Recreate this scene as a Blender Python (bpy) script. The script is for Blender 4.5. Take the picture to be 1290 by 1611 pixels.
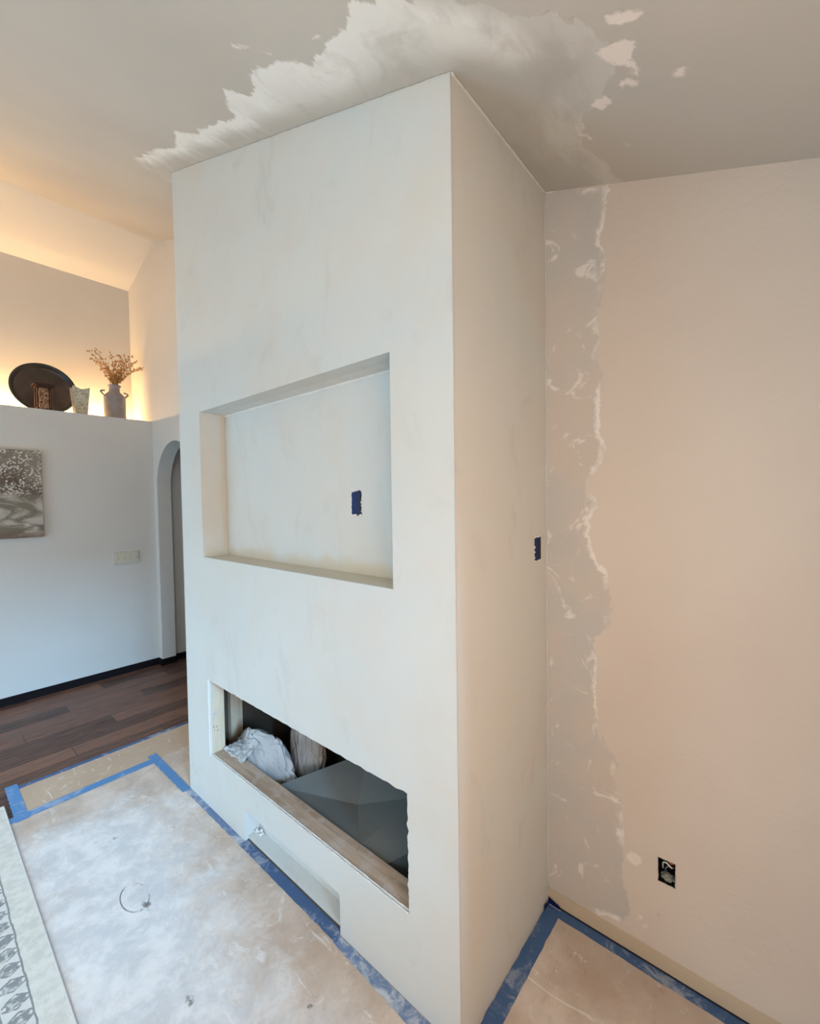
import bpy, bmesh, math, random
import numpy as np
from mathutils import Vector, Matrix, noise
for o in list(bpy.data.objects): bpy.data.objects.remove(o)
C = bpy.context.scene.collection
S = bpy.context.scene
random.seed(4)

# ---------------------------------------------------------------- measures
D, W, H0, SL = 0.632, 1.867, 2.831, 0.342        # chase depth, width, ceiling height at its front edge, ceiling slope
XL, LH, XU, UH, SB = -4.114, 2.465, -4.671, 3.936, 0.3102
XR, YB = 1.42, -2.75
RX, RZ = -3.916, 4.170
def ceil_z(x): return H0 - SL*x if x > RX else UH + SB*(x - XU)

# ---------------------------------------------------------------- camera
cam = bpy.data.cameras.new('camera'); co = bpy.data.objects.new('camera', cam); C.objects.link(co)
Rv = Vector((0.76033896, 0.64936755, -0.01436868)); Uv = Vector((-0.00879702, 0.03241507, 0.99943578)); Fv = Vector((-0.64946692, 0.75978356, -0.03035894))
co.matrix_world = Matrix.Translation((0.7033, -1.0228, 1.65)) @ Matrix((Rv, Uv, -Fv)).transposed().to_4x4()
cam.sensor_fit = 'HORIZONTAL'; cam.sensor_width = 36; cam.lens = 36*680.86/1290; cam.clip_start = 0.02
S.camera = co

# ---------------------------------------------------------------- light and exposure
S.view_settings.view_transform = 'Standard'; S.view_settings.look = 'None'
S.view_settings.exposure = -0.07; S.view_settings.gamma = 1; S.view_settings.use_curve_mapping = False
w = bpy.data.worlds.new('world'); S.world = w; w.use_nodes = True
w.node_tree.nodes['Background'].inputs[0].default_value = (0.6, 0.75, 1, 1)
w.node_tree.nodes['Background'].inputs[1].default_value = 0.1
def area(name, loc, target, sx, sy, power, col):
    l = bpy.data.lights.new(name, 'AREA'); l.shape = 'RECTANGLE'; l.size = sx; l.size_y = sy; l.energy = power; l.color = col
    o = bpy.data.objects.new(name, l); C.objects.link(o); o.location = loc
    o.rotation_euler = (Vector(target) - Vector(loc)).to_track_quat('-Z', 'Y').to_euler(); return o
DOOR = (-4.0, -1.5, 0.05, 2.08)
WIN = (-2.0, -0.5, 0.75, 2.0)

LP = {'day': 75, 'sky': 55, 'side': 42, 'fill': 42, 'rope': 277, 'low': 2450}
LC = {'day': (1, .8, .7), 'sky': (.37, .72, 1), 'side': (1, .724, .546), 'fill': (.56, .81, 1), 'rope': (1, .608, .281), 'low': (.28, .63, 1)}
area('daylight', (-2.75, YB-1.5, 2.5), (-2.75, -0.4, 0.3), 3.6, 2.6, LP['day'], LC['day'])
area('sky_glow', (-2.75, YB-0.08, 1.06), (-2.75, 0, 1.06), 2.4, 1.9, LP['sky'], LC['sky'])
area('side_daylight', (XR+.06, (WIN[0]+WIN[1])/2, (WIN[2]+WIN[3])/2), (-1, (WIN[0]+WIN[1])/2, (WIN[2]+WIN[3])/2), 1.25, 1.2, LP['side'], LC['side'])
area('side_sky', (10.0, -2.7, 4.3), (-4.1, .0, .3), 3.0, 2.4, LP['low'], LC['low'])
FILL_LOC = (0.5, -2.1, 2.1)
l = bpy.data.lights.new('room_fill', 'POINT'); l.energy = LP['fill']; l.color = LC['fill']; l.shadow_soft_size = 0.12  # added unseen bluish light that lifts the whole room
o = bpy.data.objects.new('room_fill', l); C.objects.link(o); o.location = FILL_LOC


# ---------------------------------------------------------------- materials
class NT:
    def __init__(s, name, rough=0.6, spec=0.3, metal=0.0):
        s.m = bpy.data.materials.new(name); s.m.use_nodes = True; s.t = s.m.node_tree
        s.b = s.t.nodes['Principled BSDF']; s.b.inputs['Roughness'].default_value = rough
        s.b.inputs['Specular IOR Level'].default_value = spec; s.b.inputs['Metallic'].default_value = metal
        s.geo = s.t.nodes.new('ShaderNodeNewGeometry')
    def set(s, sock, v):
        if hasattr(v, 'is_output') or isinstance(v, bpy.types.NodeSocket): s.t.links.new(v, sock)
        elif isinstance(v, tuple) and len(v) == 3 and sock.type == 'RGBA': sock.default_value = (*v, 1)
        else: sock.default_value = v
    def noise(s, scale, detail=4, rough=0.55, stretch=None, off=(0,0,0), rot=(0,0,0), dist=0.0):
        v = s.t.nodes.new('ShaderNodeMapping'); s.t.links.new(s.geo.outputs['Position'], v.inputs[0])
        v.inputs['Scale'].default_value = stretch or (1, 1, 1); v.inputs['Location'].default_value = off; v.inputs['Rotation'].default_value = rot
        n = s.t.nodes.new('ShaderNodeTexNoise'); n.inputs['Scale'].default_value = scale; n.inputs['Detail'].default_value = detail
        n.inputs['Roughness'].default_value = rough; n.inputs['Distortion'].default_value = dist; s.t.links.new(v.outputs[0], n.inputs['Vector']); return n.outputs['Fac']
    def math(s, op, a, b=0.0, c=None):
        n = s.t.nodes.new('ShaderNodeMath'); n.operation = op; s.set(n.inputs[0], a); s.set(n.inputs[1], b)
        if c is not None: s.set(n.inputs[2], c)
        return n.outputs[0]
    def ramp(s, f, a, b, lo=0.0, hi=1.0):      # smooth map of f from [a,b] to [lo,hi]
        n = s.t.nodes.new('ShaderNodeMapRange'); n.interpolation_type = 'SMOOTHSTEP'; s.set(n.inputs[0], f)
        n.inputs[1].default_value = a; n.inputs[2].default_value = b; n.inputs[3].default_value = lo; n.inputs[4].default_value = hi; return n.outputs[0]
    def mix(s, f, a, b, mode='MIX'):
        n = s.t.nodes.new('ShaderNodeMix'); n.data_type = 'RGBA'; n.blend_type = mode
        s.set(n.inputs[0], f); s.set(n.inputs[6], a); s.set(n.inputs[7], b); return n.outputs[2]
    def attr(s, name):
        n = s.t.nodes.new('ShaderNodeAttribute'); n.attribute_name = name; return n.outputs['Fac']
    def xyz(s):
        n = s.t.nodes.new('ShaderNodeSeparateXYZ'); s.t.links.new(s.geo.outputs['Position'], n.inputs[0]); return n.outputs
    def col(s, c): s.set(s.b.inputs['Base Color'], c); return s
    def bump(s, h, strength=0.3, dist=0.002):
        n = s.t.nodes.new('ShaderNodeBump'); n.inputs['Strength'].default_value = strength; n.inputs['Distance'].default_value = dist
        s.set(n.inputs['Height'], h); s.t.links.new(n.outputs[0], s.b.inputs['Normal']); return s
def lin(r, g, b): return tuple(((v/255)/12.92 if v/255 <= 0.04045 else ((v/255+0.055)/1.055)**2.4) for v in (r, g, b))
def simple(name, c, rough=0.6, spec=0.3, metal=0, var=0.0, sc=20, bump=0.0):
    m = NT(name, rough, spec, metal)
    if var:
        n = m.noise(sc, 5); m.col(m.mix(m.ramp(n, 0.3, 0.7), tuple(v*(1-var) for v in c), tuple(min(1, v*(1+var)) for v in c)))
    else: m.col(c)
    if bump: m.bump(m.noise(sc*2, 5), bump)
    return m.m

def mud_color(m, base=(207, 208, 203), warm=(207, 204, 196), cool=(201, 207, 206), dark=(196, 196, 191)):
    a = m.ramp(m.noise(2.2, 5, 0.6, off=(3, 1, 0)), 0.42, 0.66)
    b = m.ramp(m.noise(1.7, 4, 0.6, off=(9, 4, 7)), 0.45, 0.7)
    c = m.mix(a, lin(*base), lin(*warm)); c = m.mix(m.math('MULTIPLY', b, 0.6), c, lin(*cool))
    d = m.ramp(m.noise(4.5, 7, 0.65, stretch=(1, 1, 0.6), off=(5, 5, 5), rot=(0, 0.5, 0), dist=1.2), 0.54, 0.70, 0, 0.55)
    c = m.mix(d, c, lin(*dark))
    e = m.ramp(m.noise(16, 8, 0.7, off=(2, 8, 1), dist=0.8), 0.66, 0.76, 0, 0.35)
    return m.mix(e, c, lin(176, 172, 165))
def mud_mat(name, tint=None):
    m = NT(name, 0.75, 0.15); c = mud_color(m)
    if tint:   # cream dried compound low in the alcove and along its corners
        z = m.xyz()[2]; x = m.xyz()[0]
        n = m.math('MULTIPLY', m.math('SUBTRACT', m.noise(7, 5), 0.5), 0.16)
        low = m.ramp(m.math('ADD', z, n), 1.365, 1.43, .75, 0)
        lef = m.math('MULTIPLY', m.ramp(m.math('ADD', x, m.math('MULTIPLY', n, 0.4)), -1.61, -1.585, 0.6, 0), m.ramp(m.xyz()[1], .095, .125))
        c = m.mix(m.math('MAXIMUM', low, lef), c, lin(204, 192, 168))
        pk = m.ramp(m.noise(9, 3, off=(4, 2, 2)), 0.6, 0.72, 0, 0.7)
        c = m.mix(m.math('MULTIPLY', low, pk), c, lin(214, 186, 170))
    m.col(c)
    h = m.noise(11, 7, 0.6, stretch=(1, 1, 0.5), dist=1.0)
    m.bump(h, 0.25, 0.004); return m.m
PAINT = (197, 187, 175)
M = {}
M['mud'] = mud_mat('troweled_joint_compound'); M['mud_niche'] = mud_mat('alcove_compound', True)
# ceiling: paint, mud patch, bright feathered bits
def ceiling_mat():
    m = NT('ceiling_paint_and_patch', 0.8, 0.1)
    paint = m.mix(m.ramp(m.noise(0.8, 3), 0.35, 0.65), lin(196, 192, 184), lin(204, 200, 192))
    nz = m.math('SUBTRACT', m.noise(8, 9, 0.68, dist=0.6), 0.5)
    st = m.math('SUBTRACT', m.noise(14, 6, 0.6, stretch=(1, 0.35, 1), rot=(0, 0, 0.5), off=(1, 1, 0)), 0.5)
    d = m.math('ADD', m.attr('mud'), m.math('ADD', m.math('MULTIPLY', nz, 0.09), m.math('MULTIPLY', st, 0.10)))
    mask = m.ramp(d, -0.012, 0.0, 1, 0)
    fade = m.ramp(m.math('ADD', d, m.math('MULTIPLY', st, 0.2)), -0.15, -0.012, 0, 1)
    core = m.math('MULTIPLY', m.ramp(m.attr('bright'), -0.06, 0.04, 1, 0), m.ramp(d, -0.2, -0.02, 0.45, 1))
    bright = m.math('MULTIPLY', fade, m.ramp(m.attr('bright'), -0.03, 0.05, 1, 0.3))
    bright = m.math('MAXIMUM', bright, core)
    mud = m.mix(bright, lin(194, 191, 183), lin(240, 240, 235))
    mud = m.mix(m.ramp(m.noise(6, 6, 0.6, off=(5, 0, 0), dist=1.0), 0.5, 0.7, 0, 0.3), mud, lin(172, 166, 156))
    c = m.mix(mask, paint, mud)
    d2 = m.math('ADD', m.attr('bits'), m.math('ADD', m.math('ADD', m.math('MULTIPLY', nz, 0.035), m.math('MULTIPLY', m.math('SUBTRACT', m.noise(60, 6, 0.7), 0.5), 0.02)), -0.004))
    b2 = m.ramp(d2, -0.008, 0.002, 1, 0)
    c = m.mix(b2, c, lin(240, 232, 224)); m.col(c)
    m.bump(m.math('ADD', m.math('MULTIPLY', mask, 0.5), m.math('ADD', b2, m.math('MULTIPLY', m.noise(30, 5), 0.3))), 0.35, 0.004); return m.m
M['ceiling'] = ceiling_mat()
def rightwall_mat():
    m = NT('tan_paint_with_compound_band', 0.7, 0.2)
    paint = m.mix(m.ramp(m.noise(0.9, 3, off=(2, 0, 1)), 0.35, 0.65), lin(205, 190, 176), lin(211, 198, 184))
    nz = m.math('SUBTRACT', m.noise(9, 9, 0.66, dist=0.8, stretch=(1, 1, 0.8)), 0.5)
    d = m.math('ADD', m.attr('mud'), m.math('ADD', m.math('MULTIPLY', nz, 0.075), m.math('MULTIPLY', m.math('SUBTRACT', m.noise(38, 6, 0.7), 0.5), 0.03)))
    mask = m.ramp(d, -0.006, 0.0, 1, 0)
    mud = m.mix(m.ramp(m.noise(3.2, 5, 0.6, off=(1, 7, 3)), 0.4, 0.65), lin(198, 186, 173), lin(190, 184, 176))
    edge = m.math('MULTIPLY', m.ramp(m.math('ADD', d, m.math('MULTIPLY', m.math('SUBTRACT', m.noise(30, 6, 0.7), 0.5), 0.04)), -0.028, -0.010, 0, 1), m.ramp(m.noise(4, 6, 0.65, off=(8, 3, 3)), 0.44, 0.58))
    lump = m.ramp(m.noise(9, 7, 0.62, off=(3, 3, 9), dist=1.5), 0.58, 0.68, 0, 0.75)
    mud = m.mix(m.math('MAXIMUM', edge, lump), mud, lin(228, 220, 210))
    c = m.mix(mask, paint, mud)
    d2 = m.math('ADD', m.attr('bits'), m.math('MULTIPLY', nz, 0.03)); b2 = m.ramp(d2, -0.006, 0.003, 1, 0)
    c = m.mix(b2, c, lin(226, 217, 206))
    z = m.xyz()[2]
    c = m.mix(m.math('MULTIPLY', m.ramp(m.math('ADD', z, m.math('MULTIPLY', nz, 0.008)), 0.062, 0.067, 1, 0), 0.9), c, lin(196, 176, 148))
    sm = m.ramp(m.attr('smudge'), -0.01, 0.006, 0.75, 0); c = m.mix(sm, c, lin(158, 142, 126))
    m.col(c); m.bump(m.math('ADD', m.math('MULTIPLY', mask, 0.6), m.math('ADD', m.math('MULTIPLY', edge, 0.8), m.math('MULTIPLY', m.noise(60, 4), 0.15))), 0.4, 0.004); return m.m
M['rightwall'] = rightwall_mat()
M['paint'] = simple('offwhite_wall_paint', lin(205, 203, 198), 0.75, 0.15, var=0.015, sc=2)
M['tanpaint'] = simple('tan_wall_paint', lin(205, 180, 155), 0.75, 0.15, var=0.02, sc=2)
def floor_mat():
    m = NT('dusty_floor_paper', 0.62, 0.22)
    a = m.ramp(m.noise(3.5, 6, 0.6, off=(3, 3, 0)), 0.35, 0.68)
    c = m.mix(a, lin(188, 170, 154), lin(216, 202, 188))
    dk = m.ramp(m.noise(2.2, 6, 0.65, off=(6, 3, 0)), 0.5, 0.68, 0, 0.45); c = m.mix(dk, c, lin(182, 156, 134))
    c = m.mix(m.ramp(m.noise(28, 6, 0.7, stretch=(1, .4, 1)), 0.5, 0.75, 0, 0.35), c, lin(156, 134, 116))
    edge_piece = m.ramp(m.xyz()[0], -2.36, -2.30, .75, 0); c = m.mix(edge_piece, c, lin(186, 160, 134))
    nz = m.math('ADD', m.math('SUBTRACT', m.noise(4.5, 9, 0.72, dist=0.5), 0.5), m.math('MULTIPLY', m.math('SUBTRACT', m.noise(17, 8, 0.7, dist=1.4), 0.5), 0.5))
    d = m.math('ADD', m.attr('dust'), m.math('MULTIPLY', nz, 0.75))
    dust = m.ramp(d, -0.30, 0.12, 0.9, 0)
    dc = m.mix(m.ramp(m.noise(7, 9, 0.74, off=(7, 1, 0), dist=0.25), 0.4, 0.62), lin(206, 207, 208), lin(231, 230, 228))
    c = m.mix(dust, c, dc)
    scr = m.ramp(m.noise(6, 9, 0.75, off=(1, 2, 0), dist=2.2), 0.57, 0.66, 0, 0.6); c = m.mix(scr, c, lin(226, 222, 216))
    sc2 = m.ramp(m.noise(3.5, 9, 0.7, off=(4, 6, 0), stretch=(1, 3.5, 1), rot=(0, 0, 0.8), dist=1.0), 0.60, 0.66, 0, 0.6); c = m.mix(sc2, c, lin(232, 230, 227))
    sc3 = m.ramp(m.noise(7, 9, 0.75, off=(8, 2, 0), dist=3.0), 0.64, 0.70, 0, 0.4); c = m.mix(sc3, c, lin(112, 104, 98))
    spk = m.ramp(m.noise(24, 3, 0.5, off=(0, 9, 0)), 0.73, 0.77, 0, 1); c = m.mix(spk, c, lin(244, 243, 241))
    # ring left by a bucket
    x, y, z = m.xyz()[0:3]
    u = m.math('DIVIDE', m.math('ADD', x, 1.335), 0.085); v = m.math('DIVIDE', m.math('ADD', y, 0.447), 0.047)
    r = m.math('SQRT', m.math('ADD', m.math('POWER', u, 2.0), m.math('POWER', v, 2.0)))
    ring = m.math('SUBTRACT', 1.0, m.ramp(m.math('ABSOLUTE', m.math('SUBTRACT', r, 1.0)), 0.02, 0.075))
    ring = m.math('MULTIPLY', ring, m.ramp(m.noise(11, 6, 0.7, off=(2, 2, 2)), 0.42, 0.56, 0, 0.85))
    c = m.mix(ring, c, lin(84, 84, 88))
    mk = m.ramp(m.math('ADD', m.attr('marks'), m.math('MULTIPLY', m.math('SUBTRACT', m.noise(40, 5, 0.7), 0.5), 0.05)), -0.004, 0.006, 0.75, 0)
    c = m.mix(mk, c, lin(92, 88, 86))
    m.col(c); m.bump(m.math('ADD', m.noise(12, 7, 0.65), m.math('MULTIPLY', scr, 0.5)), 0.25, 0.004); return m.m
M['floor'] = floor_mat()
def wood_mat():
    m = NT('dark_plank_floor', 0.42, 0.35)
    x, y, z = m.xyz()[0:3]
    pw = 0.155
    row = m.math('FLOOR', m.math('DIVIDE', x, pw))
    yy = m.math('ADD', y, m.math('MULTIPLY', m.math('FRACT', m.math('MULTIPLY', row, 0.618)), 1.3))
    colm = m.math('FLOOR', m.math('DIVIDE', yy, 1.3))
    wn = m.t.nodes.new('ShaderNodeTexWhiteNoise'); cb = m.t.nodes.new('ShaderNodeCombineXYZ')
    m.t.links.new(row, cb.inputs[0]); m.t.links.new(colm, cb.inputs[1]); m.t.links.new(cb.outputs[0], wn.inputs[0])
    g = m.noise(9, 7, 0.6, stretch=(6, 0.6, 1), dist=0.4)
    f = m.math('ADD', m.math('MULTIPLY', wn.outputs[0], 0.32), m.math('MULTIPLY', g, 0.8))
    c = m.mix(m.ramp(f, 0.25, 0.85), lin(54, 35, 28), lin(130, 92, 74))
    gy = m.ramp(m.noise(3, 5, 0.6, stretch=(4, 0.5, 1), off=(3, 3, 3)), 0.48, 0.68, 0, 0.6); c = m.mix(gy, c, lin(90, 76, 70))
    fx = m.math('FRACT', m.math('DIVIDE', x, pw)); fy = m.math('FRACT', m.math('DIVIDE', yy, 1.3))
    gap = m.math('MAXIMUM', m.math('LESS_THAN', fx, 0.018), m.math('LESS_THAN', fy, 0.003)); c = m.mix(gap, c, lin(44, 34, 31))
    m.col(c); m.bump(g, 0.1, 0.001); return m.m
M['wood'] = wood_mat()
M['black'] = simple('black_baseboard_paint', lin(18, 13, 16), 0.6, 0.15, var=0.1, sc=8)
def pine_mat(name, a=(214, 196, 164), b=(190, 166, 132), axis=(1, 1, 12)):
    m = NT(name, 0.7, 0.2)
    g = m.noise(5, 6, 0.6, stretch=axis, dist=0.6)
    c = m.mix(m.ramp(g, 0.35, 0.7), lin(*a), lin(*b))
    k = m.ramp(m.noise(18, 4, 0.6, off=(4, 4, 4)), 0.66, 0.72, 0, 0.8); c = m.mix(k, c, lin(110, 84, 62))
    ds = m.ramp(m.noise(14, 7, 0.65, off=(1, 5, 2)), 0.48, 0.66, 0, 0.6); c = m.mix(ds, c, lin(205, 198, 190))
    m.col(c); m.bump(g, 0.15, 0.001); return m.m
M['stud'] = pine_mat('pine_stud', (222, 210, 186), (204, 188, 160), (6, 6, 0.5)); M['sill'] = pine_mat('dusty_pine_sill', (198, 180, 160), (172, 150, 130), (0.6, 8, 8))
M['cavity'] = simple('cavity_drywall_paper', lin(88, 80, 70), 0.85, 0.1, var=0.1, sc=5)
M['gypsum'] = simple('broken_gypsum', lin(225, 224, 220), 0.9, 0.05, var=0.05, sc=60, bump=0.3)
def tape_mat(name, c0, dust=0.5):
    m = NT(name, 0.55, 0.25)
    n = m.noise(16, 8, 0.7, dist=1.0); n2 = m.noise(3.0, 4, off=(2, 5, 0))
    f = m.ramp(m.math('ADD', m.math('MULTIPLY', n, 0.6), m.math('MULTIPLY', n2, 0.4)), 0.50-0.10*(dust-0.5), 0.62, 0, dust)
    m.col(m.mix(f, lin(*c0), lin(190, 196, 202))); m.bump(n, 0.3, 0.001); return m.m
M['tape'] = tape_mat('blue_masking_tape', (90, 138, 188), 0.45)
M['tape_dusty'] = tape_mat('dusty_blue_masking_tape', (104, 126, 160), 1.0)
M['tape_navy'] = simple('navy_blue_tape', lin(4, 26, 84), 0.5, 0.3, var=0.2, sc=40)  # much darker blue than the floor tape
M['tape_right'] = tape_mat('scuffed_blue_masking_tape', (70, 98, 138), 0.5)
M['galv'] = simple('grey_sheet_metal', lin(142, 152, 154), 0.36, 0.5, 0.0, var=0.05, sc=4)
def cloth_mat(name, c):
    m = NT(name, 0.8, 0.2); n = m.noise(5, 5)
    m.col(m.mix(m.ramp(n, 0.35, 0.7), lin(*c), lin(*(min(255, v+22) for v in c)))); m.bump(m.noise(18, 6, 0.6, dist=1.0), 0.4, 0.006); return m.m
M['bag'] = cloth_mat('crumpled_grey_cloth', (178, 182, 184)); M['bag2'] = cloth_mat('crumpled_taupe_cloth', (166, 164, 160))

# ---------------------------------------------------------------- mesh helpers
def link(name, me, mat=None, parent=None):
    o = bpy.data.objects.new(name, me); C.objects.link(o)
    if mat is not None:
        for mm in (mat if isinstance(mat, list) else [mat]): me.materials.append(mm)
    if parent is not None:
        o.parent = parent; o.matrix_parent_inverse = Matrix.Translation(-parent.location)
    return o
def obj(name, bm, mat=None, parent=None, smooth=False):
    bmesh.ops.recalc_face_normals(bm, faces=bm.faces) if len(bm.faces) else None
    me = bpy.data.meshes.new(name); bm.to_mesh(me); bm.free()
    if smooth:
        for p in me.polygons: p.use_smooth = True
    return link(name, me, mat, parent)
def tag(o, label, cat, group=None):
    o['label'] = label; o['category'] = cat
    if group: o['group'] = group
    return o
def struct(o): o['kind'] = 'structure'; return o
def thing(name, label, cat, loc, group=None):
    o = bpy.data.objects.new(name, None); C.objects.link(o); o.location = loc; o.empty_display_size = 0.1
    return tag(o, label, cat, group)
def box(bm, x0, x1, y0, y1, z0, z1, bev=0.0):
    r = bmesh.ops.create_cube(bm, size=1); vs = r['verts']
    for v in vs: v.co = Vector((x0 + (v.co.x+.5)*(x1-x0), y0 + (v.co.y+.5)*(y1-y0), z0 + (v.co.z+.5)*(z1-z0)))
    if bev:
        es = list({e for v in vs for e in v.link_edges}); bmesh.ops.bevel(bm, geom=es, offset=bev, segments=2, affect='EDGES')
def boxobj(name, dims, mat, parent=None, bev=0.0):
    bm = bmesh.new(); box(bm, *dims, bev); return obj(name, bm, mat, parent)
def tube(bm, pts, rad, n=8):
    pts = [Vector(p) for p in pts]; rings = []
    for i, p in enumerate(pts):
        t = (pts[min(i+1, len(pts)-1)] - pts[max(i-1, 0)]).normalized()
        a = t.orthogonal().normalized() if i == 0 else (a - t*a.dot(t)).normalized()
        b = t.cross(a); r = rad[i] if isinstance(rad, (list, tuple)) else rad
        rings.append([bm.verts.new(p + a*math.cos(k*2*math.pi/n)*r + b*math.sin(k*2*math.pi/n)*r) for k in range(n)])
    for i in range(len(rings)-1):
        for k in range(n): bm.faces.new((rings[i][k], rings[i][(k+1) % n], rings[i+1][(k+1) % n], rings[i+1][k]))
    bm.faces.new(rings[0]); bm.faces.new(rings[-1])
def lathe(bm, prof, n=40, mat=Matrix()):
    rings = []
    for r, z in prof: rings.append([bm.verts.new(mat @ Vector((r*math.cos(k*2*math.pi/n), r*math.sin(k*2*math.pi/n), z))) for k in range(n)])
    for i in range(len(rings)-1):
        for k in range(n): bm.faces.new((rings[i][k], rings[i][(k+1) % n], rings[i+1][(k+1) % n], rings[i+1][k]))
    bm.faces.new(rings[0]); bm.faces.new(rings[-1])
def sdf_poly(px, py, poly):
    d = np.full(px.shape, 1e9); s = np.ones(px.shape); n = len(poly)
    for i in range(n):
        ax, ay = poly[i]; bx, by = poly[(i+1) % n]; ex, ey = bx-ax, by-ay; wx, wy = px-ax, py-ay
        t = np.clip((wx*ex+wy*ey)/(ex*ex+ey*ey+1e-12), 0, 1); d = np.minimum(d, (wx-ex*t)**2 + (wy-ey*t)**2)
        c1 = py >= ay; c2 = py < by; c3 = ex*wy > ey*wx
        s = np.where((c1 & c2 & c3) | (~c1 & ~c2 & ~c3), -s, s)
    return s*np.sqrt(d)
def grid(name, us, vs, fn, mat, attrs={}, hole=None):
    """surface over sorted coordinate lists; attrs name -> f(U,V) array"""
    U, V = np.meshgrid(us, vs); nu = len(us)
    verts = [fn(u, v) for u, v in zip(U.ravel(), V.ravel())]
    faces = []
    for j in range(len(vs)-1):
        for i in range(nu-1):
            if hole and hole((us[i]+us[i+1])/2, (vs[j]+vs[j+1])/2): continue
            a = j*nu+i; faces.append((a, a+1, a+nu+1, a+nu))
    me = bpy.data.meshes.new(name); me.from_pydata(verts, [], faces)
    for k, f in attrs.items():
        at = me.attributes.new(k, 'FLOAT', 'POINT'); at.data.foreach_set('value', f(U, V).ravel().astype(np.float32))
    return struct(link(name, me, mat))
def lines(a, b, fine0, fine1, step, coarse=0.3, extra=()):
    xs = set(np.round(np.arange(fine0, fine1+1e-6, step), 4)) | {fine0, fine1, a, b} | set(extra)
    if fine0 > a: xs |= set(np.linspace(a, fine0, max(2, int((fine0-a)/coarse)+2)))
    if fine1 < b: xs |= set(np.linspace(fine1, b, max(2, int((b-fine1)/coarse)+2)))
    xs = sorted(float(x) for x in xs); out = [xs[0]]
    for x in xs[1:]:
        if x - out[-1] > 1e-4: out.append(x)
    return out

# ---------------------------------------------------------------- room shell
def mn(*fs):
    return lambda U, V: np.minimum.reduce([f(U, V) for f in fs])
def P(poly): return lambda U, V: sdf_poly(U, V, poly)
# floor: dusty paper
DUST = [(-2.20,-.62),(-2.15,-.25),(-1.95,-.05),(-1.45,-.07),(-1.13,-.10),(-.85,-.17),(-.6,-.18),(-.30,-.20),(-.15,-.9),(-2.3,-.9)]
marks = [[(-.80,-.47),(-.76,-.475),(-.745,-.455),(-.78,-.45)], [(-1.77,-.425),(-1.76,-.39),(-1.785,-.40)], [(-1.28,-.44),(-1.22,-.445),(-1.25,-.41),(-1.285,-.41)],
         [(-.45,-.22),(-.44,-.19),(-.455,-.2)], [(-1.95,-.60),(-1.92,-.56),(-1.935,-.6)]]
grid('floor', lines(-2.66, XR, -2.4, 0.8, 0.03), lines(YB, 0.632, -1.0, 0.632, 0.03), lambda u, v: (u, v, 0.0), M['floor'],
     {'dust': P(DUST), 'marks': mn(*[P(q) for q in marks])}, hole=lambda u, v: u < -2.33 and v < -0.66)
bm = bmesh.new()
def quad(bm, pts): bm.faces.new([bm.verts.new(p) for p in pts])
quad(bm, [(-4.7, YB, -.003), (-1.9, YB, -.003), (-1.9, 2.6, -.003), (-4.7, 2.6, -.003)])
struct(obj('floor_wood', bm, M['wood']))
# ceiling right slope
CP = [(-2.05,.10),(-2.02,-.10),(-1.97,-.17),(-1.80,-.13),(-1.66,-.17),(-1.52,-.13),(-1.36,-.19),(-1.22,-.15),(-1.06,-.16),(-.95,-.14),(-.82,-.23),(-.72,-.20),(-.62,-.24),(-.50,-.25),(-.38,-.20),(-.26,-.22),(-.12,-.26),(.0,-.27),(.05,-.21),(.10,-.22),(.14,-.15),(.20,-.13),(.24,-.07),(.32,-.06),(.38,.0),(.40,.08),(.385,.16),(.34,.21),(.29,.26),(.24,.30),(.22,.36),(.25,.45),(.28,.52),(.29,.64),(-.1,.9),(-2.0,.9)]
BR = [(-2.0,-.3),(-1.9,-.10),(-1.3,-.07),(-.9,-.08),(-.5,-.04),(-.1,-.06),(.06,-.02),(.16,.06),(.22,.04),(.20,-.06),(.12,-.14),(.03,-.2),(.0,-.4)]
bits = [[(.405,-.0),(.475,.01),(.47,.03),(.41,.035)], [(.36,.085),(.43,.07),(.445,.085),(.42,.14),(.39,.13)], [(.41,.16),(.43,.15),(.44,.175),(.415,.18)], [(.38,.185),(.41,.19),(.43,.215),(.39,.22)],
        [(.30,.245),(.34,.225),(.35,.25),(.315,.27)], [(.24,.30),(.255,.29),(.245,.36),(.265,.39),(.245,.39),(.232,.35)], [(-.50,-.30),(-.47,-.26),(-.485,-.26)], [(-.56,-.34),(-.50,-.3),(-.51,-.29),(-.57,-.33)],
        [(-.30,-.245),(-.27,-.25),(-.26,-.235),(-.29,-.23)], [(.33,.43),(.36,.42),(.35,.45)], [(.5,.2),(.53,.2),(.53,.206),(.5,.206)], [(.48,.225),(.52,.22),(.52,.226),(.48,.23)], [(.12,-.27),(.135,-.22),(.125,-.2)], [(.17,-.22),(.18,-.16),(.17,-.15)]]
grid('ceiling', lines(RX, XR, -2.3, 0.7, 0.022), lines(YB, D, -0.55, D, 0.022), lambda u, v: (u, v, H0 - SL*u), M['ceiling'],
     {'mud': P(CP), 'bright': P(BR), 'bits': mn(*[P(q) for q in bits])})
bm = bmesh.new(); quad(bm, [(XU, YB, UH), (RX, YB, RZ), (RX, D, RZ), (XU, D, UH)]); struct(obj('ceiling_left_slope', bm, M['paint']))
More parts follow.
